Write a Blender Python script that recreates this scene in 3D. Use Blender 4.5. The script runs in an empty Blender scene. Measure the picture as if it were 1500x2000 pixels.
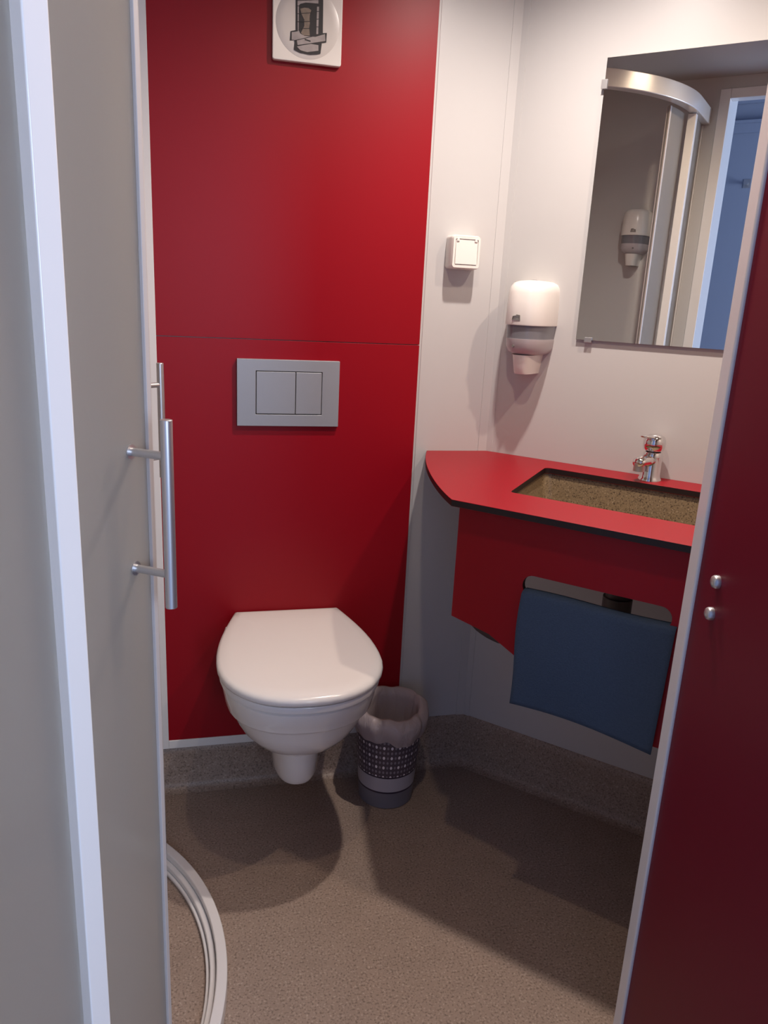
import bpy, bmesh, math, random
from mathutils import Vector, Matrix
from mathutils.geometry import tessellate_polygon
from math import sin, cos, pi, radians, sqrt, atan2
random.seed(4)
scene = bpy.context.scene
COL = scene.collection
Q = 0.70710678

def ab(a, b, z=0.0):
    """room frame: b runs from the door wall (0.332) to the mirror wall (1.731), a runs along those walls"""
    return Vector(((a + b) * Q, (b - a) * Q, z))

# ------------------------------------------------------------------ camera
cd = bpy.data.cameras.new('camera')
cam = bpy.data.objects.new('camera', cd)
COL.objects.link(cam)
rt = Vector((0.97234989, -0.22852196, 0.04809793))
up = Vector((0.01681648, 0.27394478, 0.96159839))
fw = Vector((0.23292253, 0.93420125, -0.27021311))
cam.matrix_world = Matrix(((rt.x, up.x, -fw.x, 0), (rt.y, up.y, -fw.y, 0), (rt.z, up.z, -fw.z, 1.23), (0, 0, 0, 1)))
cd.sensor_fit = 'VERTICAL'
cd.sensor_height = 36
cd.lens = 27
cd.clip_start = 0.02
scene.camera = cam

# ------------------------------------------------------------------ view, world, lights
vs = scene.view_settings
vs.view_transform = 'Standard'; vs.look = 'None'; vs.gamma = 1; vs.use_curve_mapping = False
vs.exposure = 0.0
w = bpy.data.worlds.new('world'); scene.world = w
w.use_nodes = True
w.node_tree.nodes['Background'].inputs[0].default_value = (0.45, 0.62, 1.0, 1)
w.node_tree.nodes['Background'].inputs[1].default_value = 0.6

LAMPS = [  # x, y, watts, colour  (recessed ceiling downlights)
    ('washbasin', 0.580, 1.285, 44.0, (1.0, 0.88, 0.81), 158, 1.0),
    ('shower', 0.270, 0.880, 11.0, (1.0, 0.78, 0.58), 165, 0.7),
    ('mirror', 0.960, 0.930, 24.0, (1.0, 0.78, 0.62), 156, 1.0),
]
CEIL = 2.03
for nm, x, y, wt, c, cone, bl in LAMPS:
    l = bpy.data.lights.new('downlight_' + nm, 'SPOT')
    l.energy = wt; l.color = c; l.shadow_soft_size = 0.018
    l.spot_size = radians(cone); l.spot_blend = bl
    o = bpy.data.objects.new('downlight_bulb_' + nm, l); COL.objects.link(o)
    o.location = (x, y, CEIL - 0.012)
# daylight at the window of the room outside the door
l = bpy.data.lights.new('daylight', 'AREA'); l.shape = 'RECTANGLE'; l.size = 1.0; l.size_y = 1.1
l.energy = 78; l.color = (0.64, 0.76, 1.0)
day = bpy.data.objects.new('window_daylight', l); COL.objects.link(day)
day.location = ab(1.91, -0.75, 1.45)
zax = Vector((Q, -Q, 0)); xax = Vector((Q, Q, 0)); yax = zax.cross(xax)
day.matrix_world = Matrix.Translation(day.location) @ Matrix((xax, yax, zax)).transposed().to_4x4()

# ------------------------------------------------------------------ materials
def srgb(r, g, b):
    f = lambda c: (c / 255 / 12.92) if c / 255 <= 0.04045 else ((c / 255 + 0.055) / 1.055) ** 2.4
    return (f(r), f(g), f(b), 1)

def mat(name, col, rough=0.5, metal=0.0, spec=0.5, bump=0.0, bscale=200.0, coat=0.0, var=0.0, vscale=20.0):
    m = bpy.data.materials.new(name); m.use_nodes = True
    nt = m.node_tree; p = nt.nodes['Principled BSDF']
    p.inputs['Base Color'].default_value = col
    p.inputs['Roughness'].default_value = rough
    p.inputs['Metallic'].default_value = metal
    p.inputs['Specular IOR Level'].default_value = spec
    p.inputs['Coat Weight'].default_value = coat
    tc = nt.nodes.new('ShaderNodeTexCoord')
    if var:
        n = nt.nodes.new('ShaderNodeTexNoise'); n.inputs['Scale'].default_value = vscale
        nt.links.new(tc.outputs['Object'], n.inputs['Vector'])
        mx = nt.nodes.new('ShaderNodeMix'); mx.data_type = 'RGBA'
        mx.inputs['A'].default_value = tuple(c * (1 - var) for c in col[:3]) + (1,)
        mx.inputs['B'].default_value = tuple(min(1, c * (1 + var)) for c in col[:3]) + (1,)
        nt.links.new(n.outputs['Fac'], mx.inputs['Factor'])
        nt.links.new(mx.outputs['Result'], p.inputs['Base Color'])
    if bump:
        n = nt.nodes.new('ShaderNodeTexNoise'); n.inputs['Scale'].default_value = bscale
        nt.links.new(tc.outputs['Object'], n.inputs['Vector'])
        b = nt.nodes.new('ShaderNodeBump'); b.inputs['Strength'].default_value = bump; b.inputs['Distance'].default_value = 0.001
        nt.links.new(n.outputs['Fac'], b.inputs['Height']); nt.links.new(b.outputs['Normal'], p.inputs['Normal'])
    return m

def speckle(name, base, dark, light, scale=260, rough=0.5, dthr=(0.30, 0.38), lthr=(0.66, 0.74)):
    m = bpy.data.materials.new(name); m.use_nodes = True
    nt = m.node_tree; p = nt.nodes['Principled BSDF']; p.inputs['Roughness'].default_value = rough
    tc = nt.nodes.new('ShaderNodeTexCoord')
    n = nt.nodes.new('ShaderNodeTexNoise'); n.inputs['Scale'].default_value = scale; n.inputs['Detail'].default_value = 3
    n2 = nt.nodes.new('ShaderNodeTexNoise'); n2.inputs['Scale'].default_value = scale * 0.06
    r = nt.nodes.new('ShaderNodeValToRGB')
    e = r.color_ramp.elements
    e[0].position = dthr[0]; e[0].color = dark
    e[1].position = dthr[1]; e[1].color = base
    q = e.new(lthr[0]); q.color = base
    q = e.new(lthr[1]); q.color = light
    nt.links.new(tc.outputs['Object'], n.inputs['Vector']); nt.links.new(tc.outputs['Object'], n2.inputs['Vector'])
    nt.links.new(n.outputs['Fac'], r.inputs['Fac'])
    mr = nt.nodes.new('ShaderNodeMapRange'); mr.inputs['To Min'].default_value = 0.86; mr.inputs['To Max'].default_value = 1.12
    nt.links.new(n2.outputs['Fac'], mr.inputs['Value'])
    hs = nt.nodes.new('ShaderNodeHueSaturation')
    nt.links.new(r.outputs['Color'], hs.inputs['Color']); nt.links.new(mr.outputs['Result'], hs.inputs['Value'])
    nt.links.new(hs.outputs['Color'], p.inputs['Base Color'])
    b = nt.nodes.new('ShaderNodeBump'); b.inputs['Strength'].default_value = 0.12; b.inputs['Distance'].default_value = 0.0004
    nt.links.new(n.outputs['Fac'], b.inputs['Height']); nt.links.new(b.outputs['Normal'], p.inputs['Normal'])
    return m

M = {}
M['red'] = mat('red_laminate', (0.285, 0.0015, 0.009, 1), 0.40, spec=0.28, bump=0.08, bscale=900)
M['core'] = mat('black_laminate_core', srgb(30, 12, 14), 0.5)
M['shadedred'] = mat('shaded_red_laminate', (0.15, 0.002, 0.016, 1), 0.45, spec=0.25, bump=0.05, bscale=900)  # red of the open door, darkened to put its shade into the colour
M['panel'] = mat('white_wall_panel', (0.55, 0.54, 0.53, 1), 0.38, bump=0.04, bscale=500)
M['profile'] = mat('white_profile', (0.78, 0.76, 0.74, 1), 0.35)
M['ceiling'] = mat('ceiling_panel', (0.50, 0.47, 0.44, 1), 0.6, bump=0.05)
M['vinyl'] = speckle('speckled_vinyl', (0.33, 0.25, 0.20, 1), (0.19, 0.14, 0.11, 1), (0.47, 0.375, 0.31, 1), 240, 0.48, (0.37, 0.44), (0.59, 0.67))
M['ceramic'] = mat('white_ceramic', (0.80, 0.79, 0.78, 1), 0.10, coat=0.3)
M['lid'] = mat('white_seat_plastic', (0.80, 0.785, 0.77, 1), 0.20)
M['rubber'] = mat('dark_gap', (0.03, 0.03, 0.03, 1), 0.6)
M['alu'] = mat('satin_aluminium', (0.62, 0.62, 0.63, 1), 0.36, 0.9)
M['plate'] = mat('matt_chrome_plate', (0.37, 0.39, 0.43, 1), 0.42, 0.35, bump=0.05, bscale=800)
M['whitealu'] = mat('white_coated_aluminium', (0.80, 0.79, 0.78, 1), 0.28, coat=0.4)
M['brushed'] = mat('brushed_rail', (0.78, 0.74, 0.70, 1), 0.30, 0.6)
M['chrome'] = mat('chrome', (0.82, 0.82, 0.82, 1), 0.06, 1.0)
M['mirror'] = mat('mirror_silver', (0.86, 0.87, 0.86, 1), 0.0, 1.0)
M['glassedge'] = mat('glass_edge', (0.30, 0.36, 0.33, 1), 0.3)
M['seal'] = mat('grey_seal', (0.50, 0.47, 0.46, 1), 0.35)
M['plastic'] = mat('white_plastic', (0.80, 0.765, 0.72, 1), 0.24)
M['softgrey'] = mat('smoked_window', (0.20, 0.20, 0.22, 1), 0.15)
M['disp_low'] = mat('milky_plastic', (0.50, 0.46, 0.47, 1), 0.2)
M['logo'] = mat('grey_print', (0.16, 0.15, 0.14, 1), 0.5)
M['black'] = mat('black_ink', (0.012, 0.010, 0.012, 1), 0.5)
M['inkgrey'] = mat('grey_ink', (0.36, 0.32, 0.31, 1), 0.5, var=0.4, vscale=60)
M['inktan'] = mat('tan_ink', (0.22, 0.17, 0.13, 1), 0.5, var=0.5, vscale=70)
M['basin'] = speckle('granite_composite', (0.205, 0.145, 0.080, 1), (0.060, 0.038, 0.020, 1), (0.36, 0.28, 0.18, 1), 330, 0.35, (0.36, 0.44), (0.60, 0.70))
M['towel'] = mat('blue_cloth', (0.060, 0.092, 0.150, 1), 0.95, spec=0.1, bump=0.9, bscale=420, var=0.16, vscale=300)
M['pipe'] = mat('grey_waste_pipe', (0.10, 0.09, 0.09, 1), 0.4)
M['bracket'] = mat('dark_bracket', (0.05, 0.028, 0.024, 1), 0.5)
M['bag'] = bpy.data.materials.new('bin_liner')
M['outwall'] = mat('outer_wall_paint', (0.30, 0.335, 0.43, 1), 0.6)
M['lamp'] = bpy.data.materials.new('lamp_glow')

m = M['lamp']; m.use_nodes = True; nt = m.node_tree; p = nt.nodes['Principled BSDF']
p.inputs['Emission Color'].default_value = (1, 0.86, 0.72, 1); p.inputs['Emission Strength'].default_value = 14

m = M['bag']; m.use_nodes = True; nt = m.node_tree; p = nt.nodes['Principled BSDF']
p.inputs['Base Color'].default_value = (0.58, 0.50, 0.51, 1); p.inputs['Roughness'].default_value = 0.32
tr = nt.nodes.new('ShaderNodeBsdfTranslucent'); tr.inputs['Color'].default_value = (0.55, 0.48, 0.48, 1)
mx = nt.nodes.new('ShaderNodeMixShader'); mx.inputs[0].default_value = 0.3
tc = nt.nodes.new('ShaderNodeTexCoord'); mp_ = nt.nodes.new('ShaderNodeMapping'); mp_.inputs['Scale'].default_value = (1, 1, 0.45)
nz = nt.nodes.new('ShaderNodeTexNoise'); nz.inputs['Scale'].default_value = 38; nz.inputs['Detail'].default_value = 4; nz.inputs['Distortion'].default_value = 1.2
bu = nt.nodes.new('ShaderNodeBump'); bu.inputs['Strength'].default_value = 0.8; bu.inputs['Distance'].default_value = 0.006
nt.links.new(tc.outputs['Object'], mp_.inputs['Vector']); nt.links.new(mp_.outputs[0], nz.inputs['Vector']); nt.links.new(nz.outputs['Fac'], bu.inputs['Height']); nt.links.new(bu.outputs['Normal'], p.inputs['Normal'])
nt.links.new(p.outputs[0], mx.inputs[1]); nt.links.new(tr.outputs[0], mx.inputs[2])
nt.links.new(mx.outputs[0], nt.nodes['Material Output'].inputs['Surface'])

# satin glass: scatters what comes through it, with a soft sheen
m = bpy.data.materials.new('satin_glass'); M['satin'] = m; m.use_nodes = True; nt = m.node_tree
p = nt.nodes['Principled BSDF']
p.inputs['Base Color'].default_value = (0.47, 0.43, 0.39, 1); p.inputs['Roughness'].default_value = 0.32
tr = nt.nodes.new('ShaderNodeBsdfTranslucent'); tr.inputs['Color'].default_value = (0.74, 0.71, 0.66, 1)
tp = nt.nodes.new('ShaderNodeBsdfRefraction'); tp.inputs['Color'].default_value = (0.9, 0.93, 0.91, 1)
tp.inputs['Roughness'].default_value = 0.45; tp.inputs['IOR'].default_value = 1.02
m1 = nt.nodes.new('ShaderNodeMixShader'); m1.inputs[0].default_value = 0.45
m2 = nt.nodes.new('ShaderNodeMixShader'); m2.inputs[0].default_value = 0.35
nt.links.new(p.outputs[0], m1.inputs[1]); nt.links.new(tr.outputs[0], m1.inputs[2])
nt.links.new(m1.outputs[0], m2.inputs[1]); nt.links.new(tp.outputs[0], m2.inputs[2])
nt.links.new(m2.outputs[0], nt.nodes['Material Output'].inputs['Surface'])

# dotted band of the bin
m = bpy.data.materials.new('dotted_band'); M['dots'] = m; m.use_nodes = True; nt = m.node_tree
p = nt.nodes['Principled BSDF']; p.inputs['Roughness'].default_value = 0.4
uv = nt.nodes.new('ShaderNodeUVMap')
def wavegrid(scale_u, scale_v, thr):
    sep = nt.nodes.new('ShaderNodeSeparateXYZ'); nt.links.new(uv.outputs[0], sep.inputs[0])
    outs = []
    for k, s in ((0, scale_u), (1, scale_v)):
        mu = nt.nodes.new('ShaderNodeMath'); mu.operation = 'MULTIPLY'; mu.inputs[1].default_value = s * 2 * pi
        nt.links.new(sep.outputs[k], mu.inputs[0])
        co = nt.nodes.new('ShaderNodeMath'); co.operation = 'COSINE'; nt.links.new(mu.outputs[0], co.inputs[0])
        outs.append(co)
    ad = nt.nodes.new('ShaderNodeMath'); ad.operation = 'ADD'
    nt.links.new(outs[0].outputs[0], ad.inputs[0]); nt.links.new(outs[1].outputs[0], ad.inputs[1])
    gt = nt.nodes.new('ShaderNodeMath'); gt.operation = 'GREATER_THAN'; gt.inputs[1].default_value = thr
    nt.links.new(ad.outputs[0], gt.inputs[0])
    return gt
g1 = wavegrid(26, 5, 1.55); g2 = wavegrid(52, 10, 0.75)
mxa = nt.nodes.new('ShaderNodeMix'); mxa.data_type = 'RGBA'
mxa.inputs['A'].default_value = (0.085, 0.065, 0.085, 1); mxa.inputs['B'].default_value = (0.26, 0.23, 0.27, 1)
nt.links.new(g2.outputs[0], mxa.inputs['Factor'])
mxb = nt.nodes.new('ShaderNodeMix'); mxb.data_type = 'RGBA'; mxb.inputs['B'].default_value = (0.8, 0.76, 0.8, 1)
nt.links.new(mxa.outputs['Result'], mxb.inputs['A']); nt.links.new(g1.outputs[0], mxb.inputs['Factor'])
nt.links.new(mxb.outputs['Result'], p.inputs['Base Color'])
M['bin_light'] = mat('bin_light_band', (0.42, 0.40, 0.45, 1), 0.4)
M['bin_grey'] = mat('bin_grey_band', (0.17, 0.165, 0.20, 1), 0.4)
M['bin_line'] = mat('bin_dark_line', (0.03, 0.02, 0.04, 1), 0.4)

# ------------------------------------------------------------------ mesh helpers
def link_mesh(name, bm, m, parent=None, smooth=False, bevel=0.0, seg=2, angle=35, sub=0):
    me = bpy.data.meshes.new(name)
    bmesh.ops.recalc_face_normals(bm, faces=bm.faces)
    bm.to_mesh(me); bm.free()
    mats = m if isinstance(m, (list, tuple)) else [m]
    for k in mats: me.materials.append(k)
    o = bpy.data.objects.new(name, me); COL.objects.link(o)
    if parent: o.parent = parent
    if smooth:
        for f in me.polygons: f.use_smooth = True
        if smooth != 'all':
            try: me.set_sharp_from_angle(angle=radians(angle))
            except Exception: pass
    if bevel:
        b = o.modifiers.new('bevel', 'BEVEL'); b.width = bevel; b.segments = seg; b.limit_method = 'ANGLE'; b.angle_limit = radians(40)
        if not smooth:
            for f in me.polygons: f.use_smooth = True
            b.harden_normals = True
    if sub:
        s = o.modifiers.new('sub', 'SUBSURF'); s.levels = sub; s.render_levels = sub
    return o

def tag(o, label=None, cat=None, group=None, kind=None):
    if label: o['label'] = label
    if cat: o['category'] = cat
    if group: o['group'] = group
    if kind: o['kind'] = kind
    return o

def struct(name, bm, m, **k):
    o = link_mesh(name, bm, m, **k); o['kind'] = 'structure'; return o

def thing(name, label, cat, loc, rz=0.0, group=None):
    o = bpy.data.objects.new(name, None); COL.objects.link(o)
    o.location = loc; o.rotation_euler = (0, 0, rz); o.empty_display_size = 0.05
    return tag(o, label, cat, group)

def box(bm, x0, x1, y0, y1, z0, z1, T=None):
    v = [Vector((x, y, z)) for x in (x0, x1) for y in (y0, y1) for z in (z0, z1)]
    if T: v = [T @ p for p in v]
    v = [bm.verts.new(p) for p in v]
    for f in ((0, 1, 3, 2), (4, 6, 7, 5), (0, 4, 5, 1), (2, 3, 7, 6), (0, 2, 6, 4), (1, 5, 7, 3)):
        bm.faces.new([v[i] for i in f])
    return bm

def NB(): return bmesh.new()

# local frames: right-handed, local x along the wall, local y INTO the wall, z up
def frame(origin, ang):
    return Matrix.Translation(origin) @ Matrix.Rotation(ang, 4, 'Z')
A45 = -pi / 4            # wall frame of the mirror wall: local x = +a, local y = +b
FAB = Matrix.Rotation(A45, 4, 'Z')   # (a, b, z) -> world

def abox(bm, a0, a1, b0, b1, z0, z1): return box(bm, a0, a1, b0, b1, z0, z1, FAB)

def prism(bm, pts, z0, z1, T=None, mi_side=0, mi_cap=0):
    """closed 2-D outline extruded in z"""
    lo = [Vector((x, y, z0)) for x, y in pts]; hi = [Vector((x, y, z1)) for x, y in pts]
    if T: lo = [T @ p for p in lo]; hi = [T @ p for p in hi]
    lo = [bm.verts.new(p) for p in lo]; hi = [bm.verts.new(p) for p in hi]
    n = len(pts)
    a = bm.faces.new(lo); b = bm.faces.new(hi[::-1]); a.material_index = b.material_index = mi_cap
    for i in range(n):
        f = bm.faces.new((lo[i], hi[i], hi[(i + 1) % n], lo[(i + 1) % n])); f.material_index = mi_side
    return bm

def prism_hole(bm, outer, hole, z0, z1, T=None, mi_side=0):
    """outline with one hole, extruded"""
    pts = outer + hole
    tris = tessellate_polygon([[Vector((x, y, 0)) for x, y in outer], [Vector((x, y, 0)) for x, y in hole]])
    lo = [Vector((x, y, z0)) for x, y in pts]; hi = [Vector((x, y, z1)) for x, y in pts]
    if T: lo = [T @ p for p in lo]; hi = [T @ p for p in hi]
    lo = [bm.verts.new(p) for p in lo]; hi = [bm.verts.new(p) for p in hi]
    for t in tris:
        bm.faces.new([lo[i] for i in t]); bm.faces.new([hi[i] for i in t][::-1])
    for off, n in ((0, len(outer)), (len(outer), len(hole))):
        for i in range(n):
            j = (i + 1) % n
            f = bm.faces.new((lo[off + i], hi[off + i], hi[off + j], lo[off + j])); f.material_index = mi_side
    return bm

def tube(bm, p0, p1, r, n=20, cap=True, r1=None):
    p0 = Vector(p0); p1 = Vector(p1); r1 = r if r1 is None else r1
    d = (p1 - p0).normalized()
    u = d.orthogonal().normalized(); v = d.cross(u)
    A = [bm.verts.new(p0 + (u * cos(2 * pi * i / n) + v * sin(2 * pi * i / n)) * r) for i in range(n)]
    B = [bm.verts.new(p1 + (u * cos(2 * pi * i / n) + v * sin(2 * pi * i / n)) * r1) for i in range(n)]
    for i in range(n): bm.faces.new((A[i], A[(i + 1) % n], B[(i + 1) % n], B[i]))
    if cap: bm.faces.new(A[::-1]); bm.faces.new(B)
    return bm

def loft(bm, rings, cap0=True, cap1=True, closed=True):
    vs_ = [[bm.verts.new(p) for p in r] for r in rings]
    n = len(vs_[0])
    for a, b in zip(vs_, vs_[1:]):
        for i in range(n if closed else n - 1):
            bm.faces.new((a[i], a[(i + 1) % n], b[(i + 1) % n], b[i]))
    if cap0: bm.faces.new(vs_[0][::-1])
    if cap1: bm.faces.new(vs_[-1])
    return vs_

def lathe(bm, prof, n=32, T=None, a0=0.0, a1=2 * pi, cap=False):
    full = abs(a1 - a0 - 2 * pi) < 1e-6
    rings = []
    for r, z in prof:
        ring = []
        for i in range(n if full else n + 1):
            t = a0 + (a1 - a0) * i / n
            p = Vector((r * cos(t), r * sin(t), z))
            ring.append(T @ p if T else p)
        rings.append(ring)
    return loft(bm, rings, cap, cap, full)

def rrect(x0, x1, y0, y1, r, n=6):
    pts = []
    for cx, cy, s in ((x1 - r, y1 - r, 0), (x0 + r, y1 - r, 1), (x0 + r, y0 + r, 2), (x1 - r, y0 + r, 3)):
        for i in range(n + 1):
            t = (s + i / n) * pi / 2
            pts.append((cx + r * cos(t), cy + r * sin(t)))
    return pts

YB = 1.758          # back wall
BM = 1.731          # mirror wall (b)
BF = 0.270          # door wall (b)
AL = -1.322         # left wall (a)
AR = 0.42           # right-hand wall (a)
# corners of the bathroom, world xy
def xy(v): return (v.x, v.y)
cBL = (-0.111, YB)                   # left wall / back wall
cBR = (BM / Q - YB, YB)              # back wall / mirror wall
cMR = xy(ab(AR, BM)); cFR = xy(ab(AR, BF)); cFL = xy(ab(AL, BF))
ROOM = [cFL, cFR, cMR, cBR, cBL]

# ------------------------------------------------------------------ structure
bm = NB(); prism(bm, ROOM, -0.06, 0.0); struct('floor', bm, M['vinyl'])
bm = NB(); prism(bm, ROOM, CEIL, CEIL + 0.05); struct('ceiling', bm, M['ceiling'])
T_ = 0.032
SKT = 0.145
bm = NB(); box(bm, -0.16, 0.75, YB, YB + T_, 0, CEIL)
struct('wall_back', bm, M['panel'])
bm = NB(); abox(bm, -0.755, AR + T_, BM, BM + T_, 0, CEIL); struct('wall_right', bm, M['panel'])
bm = NB(); abox(bm, AL - T_, AL, BF - T_, 1.18, 0, CEIL); struct('wall_left', bm, M['panel'])
bm = NB(); abox(bm, AR, AR + T_, BF, BM, 0, CEIL); struct('wall_end', bm, M['panel'])
# door wall with the doorway
DA0, DA1, DTOP = -0.577, 0.29, 1.970
bm = NB()
abox(bm, AL - T_, DA0, BF - T_, BF, 0, CEIL)
abox(bm, DA1, 1.95, BF - T_, BF, 0, CEIL)
abox(bm, DA0, DA1, BF - T_, BF, DTOP, CEIL)
struct('wall_front', bm, M['panel'])
# door frame (trim)
bm = NB()
abox(bm, DA0 - 0.028, DA0 + 0.008, BF - 0.150, BF + 0.008, 0, DTOP + 0.02)
abox(bm, DA1 - 0.014, DA1 + 0.028, BF - T_ - 0.012, BF + 0.008, 0, DTOP + 0.02)
abox(bm, DA0 + 0.008, DA1 - 0.014, BF - T_ - 0.012, BF + 0.008, DTOP - 0.012, DTOP + 0.02)
struct('trim_1', bm, M['whitealu'], bevel=0.002)

# red laminate panels on the back wall (two sheets with a fine joint), white trims round them
JZ = 1.125
bm = NB(); box(bm, -0.085, 0.501, YB - 0.008, YB, 0.142, JZ - 0.0008)
o = link_mesh('red_wall_panel', bm, M['red'], bevel=0.0006, seg=1)
tag(o, 'lower red laminate wall panel behind the toilet, below the fine joint', 'wall panel')
bm = NB(); box(bm, -0.085, 0.501, YB - 0.008, YB, JZ + 0.0008, CEIL)
o = link_mesh('red_wall_panel', bm, M['red'], bevel=0.0006, seg=1)
tag(o, 'upper red laminate wall panel carrying the square vent plate', 'wall panel')
bm = NB(); box(bm, -0.1105, -0.085, YB - 0.010, YB, 0.120, CEIL)
box(bm, -0.085, 0.501, YB - 0.010, YB, 0.120, 0.142)
struct('trim_2', bm, M['profile'], bevel=0.001)
bm = NB(); box(bm, 0.508, 0.5095, YB - 0.0012, YB, 0.142, CEIL); struct('trim_3', bm, M['seal'])
# corner profile between back wall and mirror wall
bm = NB()
cx, cy = cBR
prism(bm, [(cx - 0.022, cy), (cx - 0.022, cy - 0.0015), (cx - 0.0007, cy - 0.0015), xy(Vector((cx, cy, 0)) + ab(0.016, -0.0015)), xy(Vector((cx, cy, 0)) + ab(0.016, 0.0)), (cx, cy)], 0.14, CEIL)
struct('trim_4', bm, M['panel'])

# vinyl skirting: the floor covering turned up the walls with a small cove, mitred in the corners
def inset_poly(path, d):
    """offset an open polyline to its left by d"""
    out = []
    n = len(path)
    for i in range(n):
        p = Vector(path[i])
        if i == 0: t = (Vector(path[1]) - p).normalized(); nrm = Vector((-t.y, t.x)); out.append(p + nrm * d); continue
        if i == n - 1: t = (p - Vector(path[i - 1])).normalized(); nrm = Vector((-t.y, t.x)); out.append(p + nrm * d); continue
        t0 = (p - Vector(path[i - 1])).normalized(); t1 = (Vector(path[i + 1]) - p).normalized()
        n0 = Vector((-t0.y, t0.x)); n1 = Vector((-t1.y, t1.x))
        bis = (n0 + n1).normalized(); out.append(p + bis * (d / bis.dot(n0)))
    return out
def skirt(path, name):
    prof = [(0.0005, 0.0), (0.030, 0.0005), (0.018, 0.003), (0.010, 0.009), (0.006, 0.020), (0.005, SKT - 0.024), (0.0045, SKT - 0.004), (0.0005, SKT)]
    bm = NB(); rows = []
    for d, z in prof:
        rows.append([Vector((p.x, p.y, z)) for p in inset_poly(path, d)])
    # rows: d,z ; each row along path
    vv = [[bm.verts.new(p) for p in r] for r in rows]
    for k in range(len(vv)):
        a, b = vv[k], vv[(k + 1) % len(vv)]
        for i in range(len(a) - 1): bm.faces.new((a[i], a[i + 1], b[i + 1], b[i]))
    bm.faces.new([r[0] for r in vv]); bm.faces.new([r[-1] for r in vv][::-1])
    return struct(name, bm, M['vinyl'], smooth=True, angle=50)
skirt([cMR, cBR], 'baseboard_right')
SKT = 0.145
skirt([cBR, (0.501, YB)], 'baseboard_back')
SKT = 0.121
skirt([(0.501, YB), cBL], 'baseboard_toilet')
SKT = 0.145
skirt([cBL, cFL], 'baseboard_left')
skirt([cFL, xy(ab(DA0 - 0.03, BF))], 'baseboard_front')
# ------------------------------------------------------------------ the room outside the door
OB, OA0, OA1, OZ = -1.95, -2.0, 1.95, 2.6
bm = NB(); abox(bm, OA0, OA1, OB, BF - T_, -0.06, 0.0)
struct('floor_outside', bm, M['outwall'])
bm = NB(); abox(bm, OA0, OA1, OB, BF - T_, OZ, OZ + 0.05); struct('ceiling_outside', bm, M['outwall'])
bm = NB(); abox(bm, OA0 - 0.04, OA0, OB, BF - T_, 0, OZ); struct('wall_outside_left', bm, M['outwall'])
bm = NB(); abox(bm, OA0, AL - T_, BF - T_, BF, 0, OZ); abox(bm, AL - T_, OA1, BF - T_, BF, CEIL + 0.0, OZ)
struct('wall_outside_front', bm, M['outwall'])
WA0, WA1, WZ0, WZ1 = -1.28, -0.22, 0.88, 2.02
bm = NB(); abox(bm, OA0, OA1 + 0.04, OB - 0.04, OB, 0, OZ)
struct('wall_outside_back', bm, M['outwall'])
bm = NB()
abox(bm, OA1, OA1 + 0.04, OB, WA0, 0, OZ); abox(bm, OA1, OA1 + 0.04, WA1, BF - T_, 0, OZ)
abox(bm, OA1, OA1 + 0.04, WA0, WA1, 0, WZ0); abox(bm, OA1, OA1 + 0.04, WA0, WA1, WZ1, OZ)
struct('wall_outside_right', bm, M['outwall'])
bm = NB()
for b0, b1, z0, z1 in ((WA0, WA0 + 0.04, WZ0, WZ1), (WA1 - 0.04, WA1, WZ0, WZ1), (WA0 + 0.04, WA1 - 0.04, WZ0, WZ0 + 0.04), (WA0 + 0.04, WA1 - 0.04, WZ1 - 0.04, WZ1), (-0.77, -0.73, WZ0 + 0.04, WZ1 - 0.04)):
    abox(bm, OA1 + 0.002, OA1 + 0.038, b0, b1, z0, z1)
struct('window_1', bm, M['whitealu'])
# coat hook and wall rails seen in the mirror through the doorway
bm = NB()
c = ab(-0.80, OB, 1.99)
tube(bm, c, c + ab(0, 0.045), 0.008); tube(bm, c + ab(0, 0.045), c + ab(0, 0.052), 0.014)
abox(bm, -0.82, -0.78, OB, OB + 0.004, 1.965, 2.015)
o = link_mesh('coat_hook', bm, M['alu'], smooth=True); tag(o, 'small metal coat hook on the blue-grey wall reflected in the mirror', 'hook')
bm = NB()
abox(bm, -1.5, -0.45, OB, OB + 0.025, 2.27, 2.32); abox(bm, -1.5, -0.45, OB, OB + 0.05, 2.32, 2.335)
abox(bm, -1.5, -0.45, OB, OB + 0.025, 2.43, 2.45)
o = link_mesh('wall_rail', bm, M['outwall']); tag(o, 'blue-grey double wall rail above the coat hook, reflected in the mirror', 'rail')

# ------------------------------------------------------------------ ceiling downlights
def downlight(x, y, label):
    t = thing('ceiling_downlight', label, 'ceiling light', (x, y, CEIL), group='recessed ceiling downlights')
    bm = NB(); lathe(bm, [(0.028, 0.0), (0.028, -0.003), (0.042, -0.003), (0.044, 0.0)], 32)
    link_mesh('trim_ring', bm, M['alu'], t, smooth=True)
    bm = NB(); lathe(bm, [(0.0001, -0.001), (0.027, -0.001)], 32)
    link_mesh('lens', bm, M['lamp'], t)
for nm, x, y, wt, c, cone, bl in LAMPS:
    downlight(x, y, 'round recessed ceiling downlight above the washbasin' if nm == 'washbasin' else ('round recessed ceiling downlight above the mirror' if nm == 'mirror' else 'round recessed ceiling downlight between doorway and shower'))

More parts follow.
